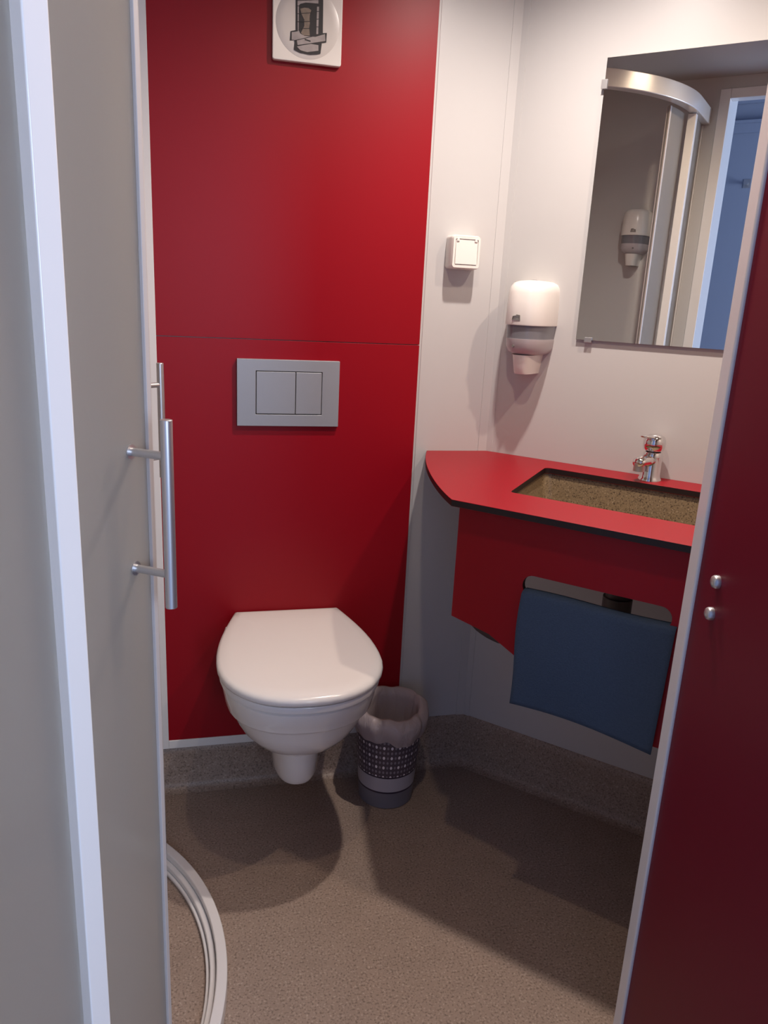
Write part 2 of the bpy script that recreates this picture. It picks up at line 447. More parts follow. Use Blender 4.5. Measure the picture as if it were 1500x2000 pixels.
# ------------------------------------------------------------------ toilet
TX = 0.203
def dsec(w, yf, yc, wb, z, yb, n=20, e=2.25):
    """D-shaped horizontal section centred on x=0: front superellipse to yf, widest (w) at yc, back width wb at yb"""
    pts = []
    for i in range(n + 1):                     # left widest -> front -> right widest
        t = pi * i / n
        cx_ = cos(t); sy = sin(t)
        x = -w * (abs(cx_) ** (2 / e)) * (1 if cx_ >= 0 else -1)
        y = yc - (yc - yf) * (abs(sy) ** (2 / e))
        pts.append(Vector((x, y, z)))
    m_ = 8
    for i in range(1, m_ + 1):                 # right side back
        s = i / m_
        x = w + (wb - w) * (1 - cos(s * pi / 2)) ; y = yc + (yb - yc) * s
        pts.append(Vector((x, y, z)))
    for i in range(m_, 0, -1):
        s = i / m_
        x = -(w + (wb - w) * (1 - cos(s * pi / 2))); y = yc + (yb - yc) * s
        pts.append(Vector((x, y, z)))
    return pts
toilet = thing('toilet', 'white wall-hung toilet with closed lid, on the red wall panel', 'toilet', (TX, 0, 0))
y0 = YB - 0.009
bm = NB()
S_ = [  # w, yf, yc, wb, z, yb
    (0.030, 1.495, 1.560, 0.034, 0.170, 1.62), (0.046, 1.476, 1.560, 0.046, 0.175, 1.635), (0.051, 1.466, 1.560, 0.051, 0.190, y0),
    (0.053, 1.461, 1.560, 0.053, 0.225, y0), (0.055, 1.456, 1.56, 0.056, 0.268, y0),
    (0.060, 1.446, 1.55, 0.064, 0.272, y0), (0.080, 1.425, 1.54, 0.082, 0.280, y0), (0.106, 1.398, 1.53, 0.105, 0.300, y0), (0.126, 1.378, 1.52, 0.120, 0.325, y0),
    (0.138, 1.366, 1.51, 0.130, 0.350, y0), (0.145, 1.358, 1.50, 0.135, 0.372, y0), (0.148, 1.354, 1.50, 0.138, 0.380, y0),
    (0.156, 1.344, 1.50, 0.145, 0.385, y0), (0.160, 1.338, 1.50, 0.148, 0.400, y0),
    (0.164, 1.323, 1.50, 0.150, 0.425, y0), (0.164, 1.322, 1.50, 0.150, 0.436, y0), (0.160, 1.327, 1.50, 0.147, 0.441, y0)]
loft(bm, [dsec(w, yf, yc, wb, z, yb) for w, yf, yc, wb, z, yb in S_])
link_mesh('bowl', bm, M['ceramic'], toilet, smooth=True, angle=38)
bm = NB()
loft(bm, [dsec(w, yf, 1.50, wb, z, 1.738) for w, yf, wb, z in ((0.166, 1.318, 0.130, 0.4445), (0.1705, 1.313, 0.133, 0.4465), (0.1720, 1.311, 0.133, 0.4560), (0.170, 1.313, 0.131, 0.4600))])
link_mesh('seat_ring', bm, M['lid'], toilet, smooth=True, angle=50)
bm = NB()
L_ = [(0.167, 1.317, 0.122, 0.4615, 1.742), (0.1735, 1.310, 0.126, 0.4635, 1.745), (0.1755, 1.307, 0.127, 0.468, 1.746), (0.1755, 1.307, 0.127, 0.474, 1.746), (0.173, 1.310, 0.125, 0.479, 1.744), (0.167, 1.317, 0.121, 0.4822, 1.740),
      (0.150, 1.345, 0.108, 0.4845, 1.728), (0.09, 1.41, 0.07, 0.4868, 1.67), (0.03, 1.48, 0.02, 0.4875, 1.55)]
loft(bm, [dsec(w, yf, 1.495, wb, z, yb) for w, yf, wb, z, yb in L_])
link_mesh('lid', bm, M['lid'], toilet, smooth=True, angle=60)
for sx in (-1, 1):
    bm = NB(); tube(bm, (sx * 0.062 - 0.018, 1.742, 0.455), (sx * 0.062 + 0.018, 1.742, 0.455), 0.007, 16)
    link_mesh('hinge', bm, M['chrome'], toilet, smooth=True)

# flush plate
fp = thing('flush_plate', 'matt grey dual flush plate on the red wall above the toilet', 'flush plate', (0.199, YB - 0.008, 1.0085))
bm = NB()
o_ = [(-0.115, -0.0745), (0.115, -0.0745), (0.115, 0.0745), (-0.115, 0.0745)]
h_ = [(-0.0735, -0.0480), (0.0755, -0.0480), (0.0755, 0.0490), (-0.0735, 0.0490)]
TF = Matrix.Rotation(pi / 2, 4, 'X')     # (x, y) outline -> (x, z), extrusion towards -y
prism_hole(bm, o_, h_, 0.0, 0.010, TF)
link_mesh('plate_frame', bm, M['plate'], fp, bevel=0.0012)
bm = NB(); box(bm, -0.0735, 0.0755, -0.0030, 0.0, -0.048, 0.049); link_mesh('recess', bm, M['rubber'], fp)
for x0, x1 in ((-0.0722, 0.0148), (0.0162, 0.0742)):
    bm = NB(); box(bm, x0, x1, -0.0105, -0.0030, -0.0462, 0.0477); link_mesh('flush_button', bm, M['plate'], fp, bevel=0.0010)

# square vent plate with printed disc
vp = thing('vent_plate', 'square white vent plate with a round black and grey print', 'vent cover', (0.226, YB - 0.008, 1.747))
bm = NB(); prism(bm, rrect(-0.070, 0.070, -0.070, 0.070, 0.005), 0.0, 0.012, TF)
link_mesh('cover', bm, M['plastic'], vp, bevel=0.002, seg=3)
bm = NB(); lathe(bm, [(0.064, 0.0121), (0.062, 0.0126), (0.050, 0.0134), (0.0001, 0.0140)], 64, TF)
link_mesh('round_disc', bm, mat('disc_plastic', (0.66, 0.62, 0.58, 1), 0.3), vp, smooth=True)
def flat(name, pts, m, dep, parent, th=0.0004, c=(0.226, 1.747)):
    bm = NB(); prism(bm, [(x - c[0], z - c[1]) for x, z in pts], dep, dep + th, TF)
    return link_mesh(name, bm, m, parent)
pr = flat('printed_drawing', [(0.201, 1.80), (0.201, 1.7873), (0.2017, 1.7322), (0.1917, 1.7292), (0.1906, 1.7127), (0.2002, 1.7144), (0.1991, 1.6972), (0.2116, 1.6930), (0.2311, 1.6915), (0.245, 1.6935), (0.2526, 1.6957), (0.2549, 1.715), (0.2639, 1.7172), (0.2646, 1.7344), (0.2565, 1.7329), (0.2556, 1.80), (0.248, 1.808), (0.21, 1.806)], M['black'], 0.0141, vp)
for nm, pts, m_ in (
    ('drawing_frame', [(0.2044, 1.800), (0.2045, 1.7847), (0.2047, 1.7734), (0.2061, 1.7315), (0.2075, 1.731), (0.2075, 1.776), (0.21, 1.7790), (0.2209, 1.7825), (0.2462, 1.7838), (0.246, 1.7906), (0.2445, 1.80)], M['inkgrey']),
    ('drawing_column', [(0.2435, 1.7780), (0.2475, 1.7785), (0.2470, 1.7302), (0.2432, 1.7295)], M['inkgrey']),
    ('drawing_band', [(0.1938, 1.7276), (0.204, 1.7298), (0.2081, 1.7317), (0.211, 1.7272), (0.2193, 1.7238), (0.2331, 1.7242), (0.2414, 1.7245), (0.2607, 1.7316), (0.2618, 1.7194), (0.2334, 1.7126), (0.2059, 1.7060), (0.2043, 1.7142), (0.194, 1.7143)], M['inkgrey']),
    ('drawing_foot', [(0.2046, 1.7035), (0.2325, 1.7110), (0.248, 1.7105), (0.2483, 1.7005), (0.2254, 1.6955), (0.2115, 1.6975)], M['inkgrey']),
    ('drawing_figure', [(0.2102, 1.7705), (0.2183, 1.7732), (0.2265, 1.7736), (0.2321, 1.7707), (0.2295, 1.762), (0.229, 1.7547), (0.2298, 1.7475), (0.2286, 1.7389), (0.2303, 1.7257), (0.2179, 1.7243), (0.2123, 1.7285), (0.2189, 1.7414), (0.2187, 1.7523), (0.2131, 1.7612)], M['inktan'])):
    flat(nm, pts, m_, 0.0146, vp)
lines = [((0.2041, 1.7746), (0.2075, 1.7750)), ((0.2041, 1.7609), (0.2321, 1.7660)), ((0.2041, 1.7471), (0.2300, 1.7505)), ((0.213, 1.7364), (0.23, 1.7380)), ((0.2430, 1.7695), (0.2480, 1.7701)), ((0.2430, 1.7560), (0.2480, 1.7569)), ((0.2430, 1.7425), (0.2480, 1.7430)), ((0.1990, 1.7130), (0.2350, 1.7245)), ((0.2201, 1.7176), (0.2319, 1.7155)), ((0.204, 1.7840), (0.2470, 1.7905))]
bm = NB()
for k, (p, q) in enumerate(lines):
    d = (Vector(q) - Vector(p)).normalized(); nn = Vector((-d.y, d.x)) * (0.0011 if k == 8 else 0.0005)
    pts = [Vector(p) - nn, Vector(q) - nn, Vector(q) + nn, Vector(p) + nn]
    prism(bm, [(v.x - 0.226, v.y - 1.747) for v in pts], 0.0151, 0.0154, TF)
link_mesh('drawing_lines', bm, M['black'], vp)

# light switch
sw = thing('light_switch', 'square white surface-mounted light switch on the white back wall', 'light switch', (0.586, YB, 1.333))
bm = NB(); loft(bm, [[TF @ Vector((x * s, z * s, y)) for x, z in rrect(-0.034, 0.034, -0.036, 0.036, 0.008)] for y, s in ((0.0, 1.0), (0.034, 1.0), (0.041, 0.97), (0.043, 0.93))])
link_mesh('housing', bm, M['plastic'], sw, smooth=True, angle=30)
bm = NB(); prism_hole(bm, rrect(-0.0315, 0.0315, -0.0335, 0.0335, 0.006), rrect(-0.0265, 0.0265, -0.0275, 0.0275, 0.003), 0.042, 0.046, TF)
link_mesh('frame', bm, M['plastic'], sw, bevel=0.001)
bm = NB()
v = [(-0.0255, -0.0265, 0.0475), (0.0255, -0.0265, 0.0475), (0.0255, 0.0265, 0.0445), (-0.0255, 0.0265, 0.0445)]
bot = [TF @ Vector((x, z, 0.0425)) for x, z, y in v]; top = [TF @ Vector((x, z, y)) for x, z, y in v]
loft(bm, [bot, top]); link_mesh('rocker', bm, M['plastic'], sw, bevel=0.0015)
for sx in (-1, 1):
    bm = NB(); box(bm, sx * 0.021 - 0.003, sx * 0.021 + 0.003, -0.0472, -0.043, 0.022, 0.029)
    link_mesh('lid_clip', bm, M['plastic'], sw, bevel=0.0008)

# ------------------------------------------------------------------ soap dispensers
def dispenser(label):
    t = thing('soap_dispenser', label, 'soap dispenser', (0, 0, 0), group='wall soap dispensers')
    def ring(w, d, z, n=28, e=2.7):
        pts = []
        for i in range(n + 1):
            a = pi * i / n
            c_, s_ = cos(a), sin(a)
            pts.append(Vector((w * abs(c_) ** (2 / e) * (1 if c_ >= 0 else -1), -d * abs(s_) ** (2 / e), z)))
        return pts
    bm = NB()   # white hood
    loft(bm, [ring(w, d, z) for w, d, z in ((0.0525, 0.098, 0.108), (0.0530, 0.099, 0.111), (0.0525, 0.098, 0.150), (0.0515, 0.095, 0.178), (0.0495, 0.090, 0.190), (0.044, 0.082, 0.198), (0.034, 0.070, 0.2025), (0.015, 0.045, 0.205))])
    hood = link_mesh('hood', bm, M['plastic'], t, smooth=True, angle=50)
    bm = NB(); tube(bm, (0.0, -0.030, 0.2035), (0.0, -0.030, 0.2062), 0.006)
    link_mesh('lock', bm, M['alu'], hood, smooth=True)
    # small outlined maker's badge
    bm = NB()
    TFd = Matrix.Translation((0, -0.0978, 0)) @ TF
    o2 = [(-0.017, 0.1185), (-0.0155, 0.127), (-0.008, 0.1285), (-0.007, 0.1305), (0.001, 0.1295), (0.0025, 0.118)]
    h2 = [(-0.0155, 0.1205), (-0.0142, 0.1255), (-0.007, 0.1268), (-0.0002, 0.1260), (0.0008, 0.1200)]
    prism_hole(bm, o2, h2, 0.0, 0.0024, TFd)
    for x in (-0.0125, -0.0085, -0.005, -0.0015): box(bm, x - 0.0011, x + 0.0011, -0.0998, -0.0978, 0.1215, 0.1250)
    link_mesh('badge', bm, M['logo'], hood)
    bm = NB()   # grey window band
    loft(bm, [ring(w, d, z) for w, d, z in ((0.0485, 0.091, 0.078), (0.0500, 0.094, 0.1085))])
    link_mesh('level_window', bm, M['softgrey'], t, smooth=True, angle=50)
    bm = NB()   # milky lower body
    loft(bm, [ring(w, d, z) for w, d, z in ((0.020, 0.050, 0.0415), (0.034, 0.072, 0.0435), (0.043, 0.084, 0.050), (0.048, 0.090, 0.060), (0.0495, 0.093, 0.0785))])
    low = link_mesh('lower_body', bm, M['disp_low'], t, smooth=True, angle=50)
    bm = NB(); tube(bm, (-0.012, -0.088, 0.062), (-0.012, -0.0935, 0.062), 0.0028); link_mesh('peephole', bm, M['logo'], low, smooth=True)
    bm = NB()   # push nozzle
    loft(bm, [ring(w, d, z, e=3.5) for w, d, z in ((0.017, 0.066, 0.002), (0.020, 0.070, 0.0), (0.0205, 0.073, 0.004), (0.027, 0.078, 0.0425))])
    link_mesh('push_nozzle', bm, M['plastic'], t, smooth=True, angle=45)
    return t
d1 = dispenser('white and grey soap dispenser on the wall left of the mirror')
d1.location = ab(-0.660, BM, 1.075); d1.rotation_euler = (0, 0, A45)
def copy_tree(o, parent=None):
    c_ = o.copy(); COL.objects.link(c_)
    if parent: c_.parent = parent
    for ch in [k for k in bpy.data.objects if k.parent == o]: copy_tree(ch, c_)
    return c_
d2 = copy_tree(d1)
tag(d2, 'white and grey soap dispenser inside the shower, seen only as a reflection in the mirror')
d2.location = ab(-0.832, BF, 1.388); d2.rotation_euler = (0, 0, A45 + pi)

# ------------------------------------------------------------------ mirror
mr = thing('wall_mirror', 'frameless rectangular mirror on the white wall above the washbasin', 'mirror', ab(-0.330, BM, 1.158), A45)
MW = 0.445; MX = -0.228
bm = NB(); box(bm, MX, MX + MW, -0.0075, -0.004, 0, 0.562)
for f in bm.faces: f.material_index = 0
me = link_mesh('mirror_pane', bm, [M['glassedge'], M['mirror']], mr)
for f in me.data.polygons:
    if f.center.y < -0.0074: f.material_index = 1
bm = NB(); box(bm, MX + 0.02, MX + MW - 0.02, -0.004, 0.0, 0.02, 0.54); link_mesh('backing', bm, M['glassedge'], mr)
for x, z, vert in ((MX + 0.028, 0.0, 0), (MX + MW - 0.05, 0.0, 0), (MX, 0.513, 1), (MX + MW, 0.513, 1)):
    bm = NB()
    if vert:
        s = -1 if x < 0 else 1
        box(bm, x - 0.006, x + 0.006, -0.011, -0.0077, z - 0.009, z + 0.009); box(bm, x + s * 0.002, x + s * 0.006, -0.0077, 0, z - 0.009, z + 0.009)
    else:
        box(bm, x - 0.008, x + 0.008, -0.011, -0.0077, -0.005, 0.006); box(bm, x - 0.008, x + 0.008, -0.0077, 0, -0.005, -0.001)
    link_mesh('clip', bm, M['alu'], mr, bevel=0.0006)

# ------------------------------------------------------------------ vanity: counter, basin, apron
CZ = 0.875
vt = thing('washbasin_counter', 'red washstand with dark-edged counter along the mirror wall', 'washbasin counter', (0, 0, 0))
cb = 1.242
outer = [(0.537, YB - 0.001)]
# curved front-left end
P0 = Vector((0.537, YB - 0.001)); P3 = Vector(xy(ab(-0.602, cb)))
P1 = Vector((0.478, 1.60)); P2 = Vector((0.452, 1.40))
curve = []
for i in range(1, 17):
    t = i / 16
    p = P0 * (1 - t) ** 3 + P1 * 3 * t * (1 - t) ** 2 + P2 * 3 * t * t * (1 - t) + P3 * t ** 3
    curve.append((p.x, p.y))
outer = [(0.537, YB - 0.001)] + curve + [xy(ab(AR - 0.001, cb)), xy(ab(AR - 0.001, BM - 0.001)), (cBR[0] - 0.0, YB - 0.001)]
def chamf(pts): return pts
hb0, hb1 = 1.372, 1.650
ha0f, ha0b, ha1 = -0.542, -0.569, -0.10
hole = []
for (a, b), s in (((ha0f, hb0), 2), ((ha1, hb0), 3), ((ha1, hb1), 0), ((ha0b, hb1), 1)):
    r = 0.012
    cx_ = a + (r if s in (1, 2) else -r); cy_ = b + (r if s in (2, 3) else -r)
    for i in range(5):
        t = (s + i / 4) * pi / 2
        hole.append(xy(ab(cx_ + r * cos(t), cy_ + r * sin(t))))
bm = NB(); prism_hole(bm, outer, hole, CZ - 0.013, CZ, None, 1)
# a seam around the edge: the black core shows on all cut sides
link_mesh('counter_top', bm, [M['red'], M['core']], vt, bevel=0.0007, seg=1)
# basin: sloped granite tub under the cut-out
bm = NB()
def tub(ins, z, r=0.02):
    pts = []
    for (a, b), s in (((ha0f - 0.006 + ins * 1.1, hb0 - 0.006 + ins), 2), ((ha1 + 0.006 - ins, hb0 - 0.006 + ins), 3), ((ha1 + 0.006 - ins, hb1 + 0.006 - ins), 0), ((ha0b - 0.006 + ins * 1.1, hb1 + 0.006 - ins), 1)):
        cx_ = a + (r if s in (1, 2) else -r); cy_ = b + (r if s in (2, 3) else -r)
        for i in range(5):
            t = (s + i / 4) * pi / 2
            pts.append(ab(cx_ + r * cos(t), cy_ + r * sin(t), z))
    return pts
loft(bm, [tub(-0.03, CZ - 0.0135), tub(0.0, CZ - 0.0136), tub(0.004, CZ - 0.03), tub(0.014, CZ - 0.10), tub(0.022, CZ - 0.125), tub(0.045, CZ - 0.135)], cap0=False)
loft(bm, [tub(-0.03, CZ - 0.0137), tub(-0.012, CZ - 0.03), tub(0.002, CZ - 0.135), tub(0.03, CZ - 0.15)], cap0=False)
bs = link_mesh('basin', bm, M['basin'], vt, smooth=True, angle=50)
bm = NB(); lathe(bm, [(0.0001, 0.002), (0.018, 0.002), (0.022, 0.0005), (0.022, -0.002)], 28, Matrix.Translation(ab(-0.345, 1.51, CZ - 0.1345)))
link_mesh('drain', bm, M['chrome'], bs, smooth=True)
# apron panel with cut-out
AB0, AB1 = 1.262, 1.274
TA = FAB @ Matrix.Translation((0, AB1, 0)) @ TF
ap = [(-0.594, 0.638), (-0.513, 0.6215), (-0.460, 0.594), (-0.300, 0.500), (AR - 0.002, 0.500), (AR - 0.002, CZ - 0.0132), (-0.594, CZ - 0.0132)]
cut = rrect(-0.456, -0.193, 0.717, 0.757, 0.0195)
bm = NB(); prism_hole(bm, ap, cut, 0.0, AB1 - AB0, TA, 1)
link_mesh('front_panel', bm, [M['red'], M['core']], vt, bevel=0.0006, seg=1)
# curved dark bracket behind the panel
BRA0, BRA1 = -0.585, -0.470
BRK = [(-0.585, 0.632), (-0.576, 0.6215), (-0.567, 0.612), (-0.556, 0.604), (-0.545, 0.599), (-0.532, 0.5945), (-0.520, 0.592), (-0.508, 0.590), (-0.490, 0.592), (-0.470, 0.600)]
bm = NB()
pts = [(BRA0, 0.665)] + BRK + [(BRA1, 0.665)]
prism(bm, pts, 0.0, 0.012, FAB @ Matrix.Translation((0, 1.312, 0)) @ TF)
link_mesh('support_bracket', bm, M['bracket'], vt)
# siphon under the basin
bm = NB()
tube(bm, ab(-0.345, 1.53, CZ - 0.15), ab(-0.345, 1.53, 0.655), 0.016); tube(bm, ab(-0.345, 1.53, 0.700), ab(-0.345, 1.53, 0.655), 0.025); tube(bm, ab(-0.345, 1.53, 0.655), ab(-0.345, 1.53, 0.585), 0.030)
tube(bm, ab(-0.345, 1.55, 0.645), ab(-0.345, BM - 0.001, 0.645), 0.014); tube(bm, ab(-0.345, BM - 0.012, 0.645), ab(-0.345, BM - 0.001, 0.645), 0.028)
link_mesh('siphon', bm, M['pipe'], vt, smooth=True)
bm = NB(); tube(bm, ab(-0.325, 1.53, 0.672), ab(-0.20, 1.56, 0.690), 0.010); tube(bm, ab(-0.24, 1.55, 0.684), ab(-0.18, 1.563, 0.693), 0.014)
link_mesh('hose', bm, M['bracket'], vt, smooth=True)

# tap
tp_ = thing('basin_tap', 'small chrome single-lever tap on the red counter behind the basin', 'tap', ab(-0.350, 1.690, CZ), A45)
bm = NB(); lathe(bm, [(0.0245, 0.0), (0.0245, 0.003), (0.0225, 0.006), (0.0205, 0.012), (0.0205, 0.052), (0.0195, 0.060), (0.0165, 0.063), (0.001, 0.063)], 32)
body = link_mesh('body', bm, M['chrome'], tp_, smooth=True, angle=50)
bm = NB()
sd = Vector((-0.42, -0.91, 0)).normalized(); sp = Vector((-sd.y, sd.x, 0))
def sring(s, w, h, z):
    c_ = sd * s + Vector((0, 0, z)); return [c_ + sp * (w * cos(2 * pi * i / 16)) + Vector((0, 0, h * sin(2 * pi * i / 16))) for i in range(16)]
loft(bm, [sring(0.006, 0.018, 0.014, 0.044), sring(0.025, 0.0165, 0.013, 0.045), sring(0.036, 0.0155, 0.012, 0.044), sring(0.046, 0.0145, 0.011, 0.042), sring(0.051, 0.010, 0.008, 0.041)])
link_mesh('spout', bm, M['chrome'], tp_, smooth='all')
bm = NB(); c_ = sd * 0.040
tube(bm, c_ + Vector((0, 0, 0.040)), c_ + Vector((0, 0, 0.023)), 0.0120, 20); link_mesh('aerator', bm, M['alu'], tp_, smooth=True)
bm = NB(); lathe(bm, [(0.017, 0.0645), (0.0215, 0.067), (0.0235, 0.076), (0.0235, 0.086), (0.020, 0.095), (0.011, 0.0995), (0.0005, 0.101)], 32)
def lring(s, w, h, z):
    c_ = sd * s + Vector((0, 0, z)); return [c_ + sp * (w * cos(2 * pi * i / 12)) + Vector((0, 0, h * sin(2 * pi * i / 12))) for i in range(12)]
loft(bm, [lring(0.0, 0.014, 0.005, 0.092), lring(0.02, 0.012, 0.004, 0.0945), lring(0.032, 0.010, 0.003, 0.0965), lring(0.040, 0.0085, 0.0028, 0.0970), lring(0.042, 0.005, 0.0015, 0.0970)])
link_mesh('lever', bm, M['chrome'], tp_, smooth=True, angle=50)

# towel folded over the lower edge of the cut-out
bm = NB()
nx, ny = 28, 40
def tw(s, t, side):
    # t 0..1 front bottom -> top -> back flap ; s across
    a_l = -0.4535 + 0.002 * sin(t * 9); a_r = -0.1905 + 0.010 * t
    a = a_l + (a_r - a_l) * s
    if side == 'o': off = 0.0035
    else: off = 0.0
    H = 0.722 + 0.0015 * sin(s * 7)
    zb = 0.498 + 0.010 * sin(s * 3.0 + 0.3) - 0.006 * s
    if t < 0.7:
        k = t / 0.7; z = zb + (H - zb) * k; b = 1.257 - 0.010 * sin(pi * k) * (0.5 + 0.5 * sin(s * 5)) - 0.004 * (1 - k) - off
    elif t < 0.8:
        k = (t - 0.7) / 0.1 * pi; z = H + (0.003 + off) * sin(k); b = 1.268 - (0.011 + off) * cos(k)
    else:
        k = (t - 0.8) / 0.2; z = H - 0.075 * k; b = 1.280 + off
    return ab(a, b, z)
fr_ = [[bm.verts.new(tw(i / nx, j / ny, 'o')) for i in range(nx + 1)] for j in range(ny + 1)]
bk_ = [[bm.verts.new(tw(i / nx, j / ny, 'i')) for i in range(nx + 1)] for j in range(ny + 1)]
for j in range(ny):
    for i in range(nx):
        bm.faces.new((fr_[j][i], fr_[j][i + 1], fr_[j + 1][i + 1], fr_[j + 1][i]))
        bm.faces.new((bk_[j][i], bk_[j + 1][i], bk_[j + 1][i + 1], bk_[j][i + 1]))
for j in range(ny):
    bm.faces.new((fr_[j][0], fr_[j + 1][0], bk_[j + 1][0], bk_[j][0])); bm.faces.new((fr_[j][nx], bk_[j][nx], bk_[j + 1][nx], fr_[j + 1][nx]))
for i in range(nx):
    bm.faces.new((fr_[0][i], bk_[0][i], bk_[0][i + 1], fr_[0][i + 1])); bm.faces.new((fr_[ny][i], fr_[ny][i + 1], bk_[ny][i + 1], bk_[ny][i]))
o = link_mesh('hand_towel', bm, M['towel'], smooth='all')
tag(o, 'dark blue cloth hanging from the opening in the red front panel below the basin', 'towel')

# ------------------------------------------------------------------ waste bin
BX, BY = 0.452, 1.652
wb = thing('waste_bin', 'small round patterned waste bin beside the toilet', 'waste bin', (BX, BY, 0))
def rb(z): return 0.0685 + (0.0845 - 0.0685) * z / 0.235
bm = NB()
def band(z0, z1, m_, nm, thick=0.0, uvs=False, parent=None):
    bm = NB(); n = 64
    r0, r1 = rb(z0) + thick, rb(z1) + thick
    A = [bm.verts.new((r0 * cos(2 * pi * i / n), r0 * sin(2 * pi * i / n), z0)) for i in range(n)]
    B = [bm.verts.new((r1 * cos(2 * pi * i / n), r1 * sin(2 * pi * i / n), z1)) for i in range(n)]
    C_ = [bm.verts.new(((r1 - 0.003) * cos(2 * pi * i / n), (r1 - 0.003) * sin(2 * pi * i / n), z1)) for i in range(n)]
    D_ = [bm.verts.new(((r0 - 0.003) * cos(2 * pi * i / n), (r0 - 0.003) * sin(2 * pi * i / n), z0)) for i in range(n)]
    uvl = bm.loops.layers.uv.new('UVMap')
    for i in range(n):
        j = (i + 1) % n
        f = bm.faces.new((A[i], A[j], B[j], B[i]))
        for lp, (u, v_) in zip(f.loops, ((i / n, 0), ((i + 1) / n, 0), ((i + 1) / n, 1), (i / n, 1))): lp[uvl].uv = (u, v_)
        bm.faces.new((B[i], B[j], C_[j], C_[i])); bm.faces.new((C_[i], C_[j], D_[j], D_[i])); bm.faces.new((D_[i], D_[j], A[j], A[i]))
    return link_mesh(nm, bm, m_, parent or wb, smooth=True, angle=50)
base = band(0.002, 0.046, M['bin_grey'], 'base_band')
bm = NB(); lathe(bm, [(0.0001, 0.0), (0.066, 0.0), (0.0685, 0.002), (0.0660, 0.003), (0.0001, 0.004)], 48); link_mesh('bottom', bm, M['bin_grey'], wb, smooth=True)
band(0.0462, 0.0505, M['bin_line'], 'dark_stripe', 0.0002)
band(0.0507, 0.0905, M['bin_light'], 'light_band')
band(0.0907, 0.0945, M['bin_line'], 'dark_stripe', 0.0002)
band(0.0947, 0.235, M['dots'], 'dotted_band')
# bin liner: turned over the rim
bm = NB(); n = 96
def bagring(kind, k):
    ring = []
    for i in range(n):
        t = 2 * pi * i / n
        w1 = sin(3 * t + 0.6) * 0.5 + sin(7 * t + 1.9) * 0.3 + sin(13 * t + 0.4) * 0.2
        w2 = sin(5 * t + 2.2) * 0.5 + sin(11 * t + 0.9) * 0.3 + sin(19 * t) * 0.25
        fr = max(0, -sin(t - 0.2))        # towards the viewer
        if kind == 'out':
            s = k                         # 0 bottom hem .. 1 top
            zb = 0.183 + 0.012 * w1 + 0.022 * max(0, cos(t - 0.3)) + 0.018 * max(0, -cos(t))
            zt = 0.262 + 0.005 * w1 - 0.012 * fr
            z = zb + (zt - zb) * s
            r = rb(min(z, .235)) + 0.0035 + 0.009 * sin(pi * min(1, s * 0.9)) * (1 + 0.35 * w2) + 0.0015 * (1 - s) * (1 + w2) - 0.012 * max(0, s - 0.75) * 4 * 0.7
        else:
            s = k                         # 0 top .. 1 deep inside
            zt = 0.262 + 0.005 * w1 - 0.012 * fr
            z = zt - s * 0.15
            r = rb(0.235) - 0.008 + 0.0015 * w2 - 0.012 * s - 0.003
        ring.append(Vector((r * cos(t), r * sin(t), z)))
    return ring
rings = [bagring('out', k / 9) for k in range(10)] + [bagring('in', k / 6) for k in range(7)]
loft(bm, rings, cap0=False, cap1=True)
link_mesh('bin_liner', bm, M['bag'], wb, smooth='all')

# ------------------------------------------------------------------ shower enclosure
SA, SB, SR = -1.188, 0.467, 0.545
def spath(R, phi0=0.0, phi1=90.0, tail0=True, tail1=True, n=40):
    """centreline of the quadrant, at radius R, from the door wall to the left wall (a, b)"""
    pts = []
    if tail0: pts.append((SA + R, BF + 0.0005))
    for i in range(n + 1):
        t = radians(phi0 + (phi1 - phi0) * i / n)
        pts.append((SA + R * cos(t), SB + R * sin(t)))
    if tail1: pts.append((AL + 0.0005, SB + R))
    return pts
def ringsolid(bm, R0, R1, z0, z1, **k):
    o_ = spath(R1, **k); i_ = spath(R0, **k)
    rows = [[ab(a, b, z) for a, b in p] for p, z in ((o_, z0), (o_, z1), (i_, z1), (i_, z0))]
    vv = [[bm.verts.new(p) for p in r] for r in rows]
    for k_ in range(4):
        A, B = vv[k_], vv[(k_ + 1) % 4]
        for i in range(len(A) - 1): bm.faces.new((A[i], A[i + 1], B[i + 1], B[i]))
    bm.faces.new([r[0] for r in vv]); bm.faces.new([r[-1] for r in vv][::-1])
en = thing('shower_enclosure', 'quadrant shower enclosure with satin glass, white profiles and curved top rail, on the left', 'shower enclosure', (0, 0, 0))
bm = NB(); ringsolid(bm, 0.525, 0.545, 0.001, 0.034); ringsolid(bm, 0.513, 0.5249, 0.001, 0.020); ringsolid(bm, 0.506, 0.5129, 0.001, 0.010)
link_mesh('curved_threshold', bm, M['whitealu'], en, bevel=0.003, seg=3)
bm = NB(); ringsolid(bm, 0.528, 0.562, 1.878, 1.930)
link_mesh('top_rail', bm, M['brushed'], en, bevel=0.003, seg=2)
# fixed panes (short straight ones beside the walls), wall profiles, post profiles
for side in (0, 1):
    def sb(bm, a0, a1, b0, b1, z0, z1):
        if side == 0: abox(bm, a0, a1, b0, b1, z0, z1)
        else:   # mirrored across the diagonal of the quadrant
            abox(bm, SA + (b0 - SB), SA + (b1 - SB), SB + (a0 - SA), SB + (a1 - SA), z0, z1)
    g = SA + 0.531
    bm = NB(); sb(bm, g, g + 0.006, BF + 0.010, SB - 0.012, 0.036, 1.876); link_mesh('fixed_pane', bm, M['satin'], en)
    bm = NB(); sb(bm, g - 0.012, g + 0.010, BF + 0.0005, BF + 0.010, 0.036, 1.876); link_mesh('wall_profile', bm, M['whitealu'], en, bevel=0.0015)
    bm = NB(); sb(bm, g - 0.006, g + 0.022, SB - 0.022, SB + 0.004, 0.036, 1.876); link_mesh('post_profile', bm, M['whitealu'], en, bevel=0.002)
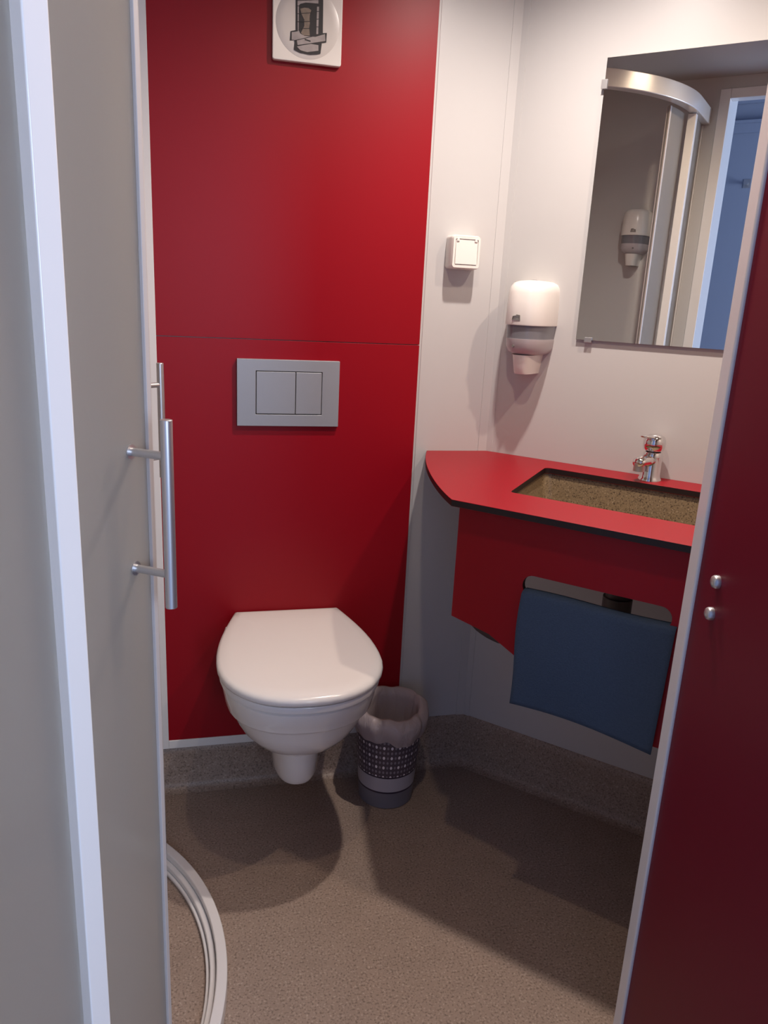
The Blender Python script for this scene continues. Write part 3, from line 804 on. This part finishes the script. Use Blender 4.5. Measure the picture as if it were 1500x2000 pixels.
# sliding doors: curved satin panes with a seal and a bar handle
def slide(phi0, phi1, tail, hphi, lead, label):
    t = thing('sliding_shower_door', label, 'shower door', (0, 0, 0), group='curved sliding shower doors')
    R0, R1 = 0.511, 0.517
    k = dict(phi0=phi0, phi1=phi1, tail0=False, tail1=False, n=24)
    bm = NB(); ringsolid(bm, R0, R1, 0.040, 1.874, **k)
    if tail:    # straight tail that overlaps the fixed pane
        b0, b1 = AL + 0.03, SA
        abox(bm, b0, b1, SB + R0, SB + R1, 0.040, 1.874)
    link_mesh('glass_pane', bm, M['satin'], t, smooth=True, angle=30)
    bm = NB()
    dl = 0.9 * (1 if lead < (phi0 + phi1) / 2 else -1)
    p0, p1 = sorted((lead, lead + dl))
    ringsolid(bm, R0 - 0.004, R1 + 0.004, 0.040, 1.874, phi0=p0, phi1=p1, tail0=False, tail1=False, n=4)
    link_mesh('seal_strip', bm, M['seal'], t, bevel=0.001)
    # handle
    h = radians(hphi); nrm = (cos(h), sin(h))
    def hp(r, z): return ab(SA + r * nrm[0], SB + r * nrm[1], z)
    bm = NB(); tube(bm, hp(R1 + 0.048, 0.868), hp(R1 + 0.048, 1.089), 0.0068, 28)
    bar = link_mesh('handle', bm, M['alu'], t, smooth=True, bevel=0.0008)
    for z in (0.909, 1.048):
        bm = NB(); tube(bm, hp(R1, z), hp(R1 + 0.046, z), 0.0048, 20); tube(bm, hp(R1 - 0.012, z), hp(R1 + 0.0015, z), 0.0085, 20)
        link_mesh('standoff', bm, M['alu'], bar, smooth=True)
    return t
slide(1.0, 16.4, False, 12.3, 16.4, 'near sliding shower door with satin glass and round bar handle')
slide(79.9, 90.0, True, 83.7, 79.9, 'far sliding shower door whose bar handle shows behind the near one')

# ------------------------------------------------------------------ open door, red with its shade put into the colour, hinged on the right
tip = Vector((0.592, 0.785)); hng = Vector((0.404, 0.013))
dl = tip - hng; DL = dl.length; ang = atan2(dl.y, dl.x)
door = thing('bathroom_door', 'red door leaf, its shade put into the colour, standing open on the right, with pale edge profile', 'door', (hng.x, hng.y, 0), ang)
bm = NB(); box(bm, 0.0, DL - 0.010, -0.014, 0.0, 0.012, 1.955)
link_mesh('leaf', bm, M['shadedred'], door, bevel=0.0008)
bm = NB(); box(bm, DL - 0.026, DL + 0.002, -0.018, 0.004, 0.010, 1.957)
link_mesh('edge_profile', bm, M['whitealu'], door, bevel=0.003, seg=3)
for s, z in ((0.078, 0.935), (0.0765, 0.8953)):
    bm = NB()
    T2 = Matrix.Translation((DL - s, 0.0, z)) @ Matrix.Rotation(-pi / 2, 4, 'X')
    lathe(bm, [(0.0078, 0.0), (0.0078, 0.004), (0.0066, 0.0065), (0.004, 0.008), (0.0002, 0.0084)], 24, T2)
    link_mesh('bolt_cap', bm, M['alu'], door, smooth=True, angle=50)
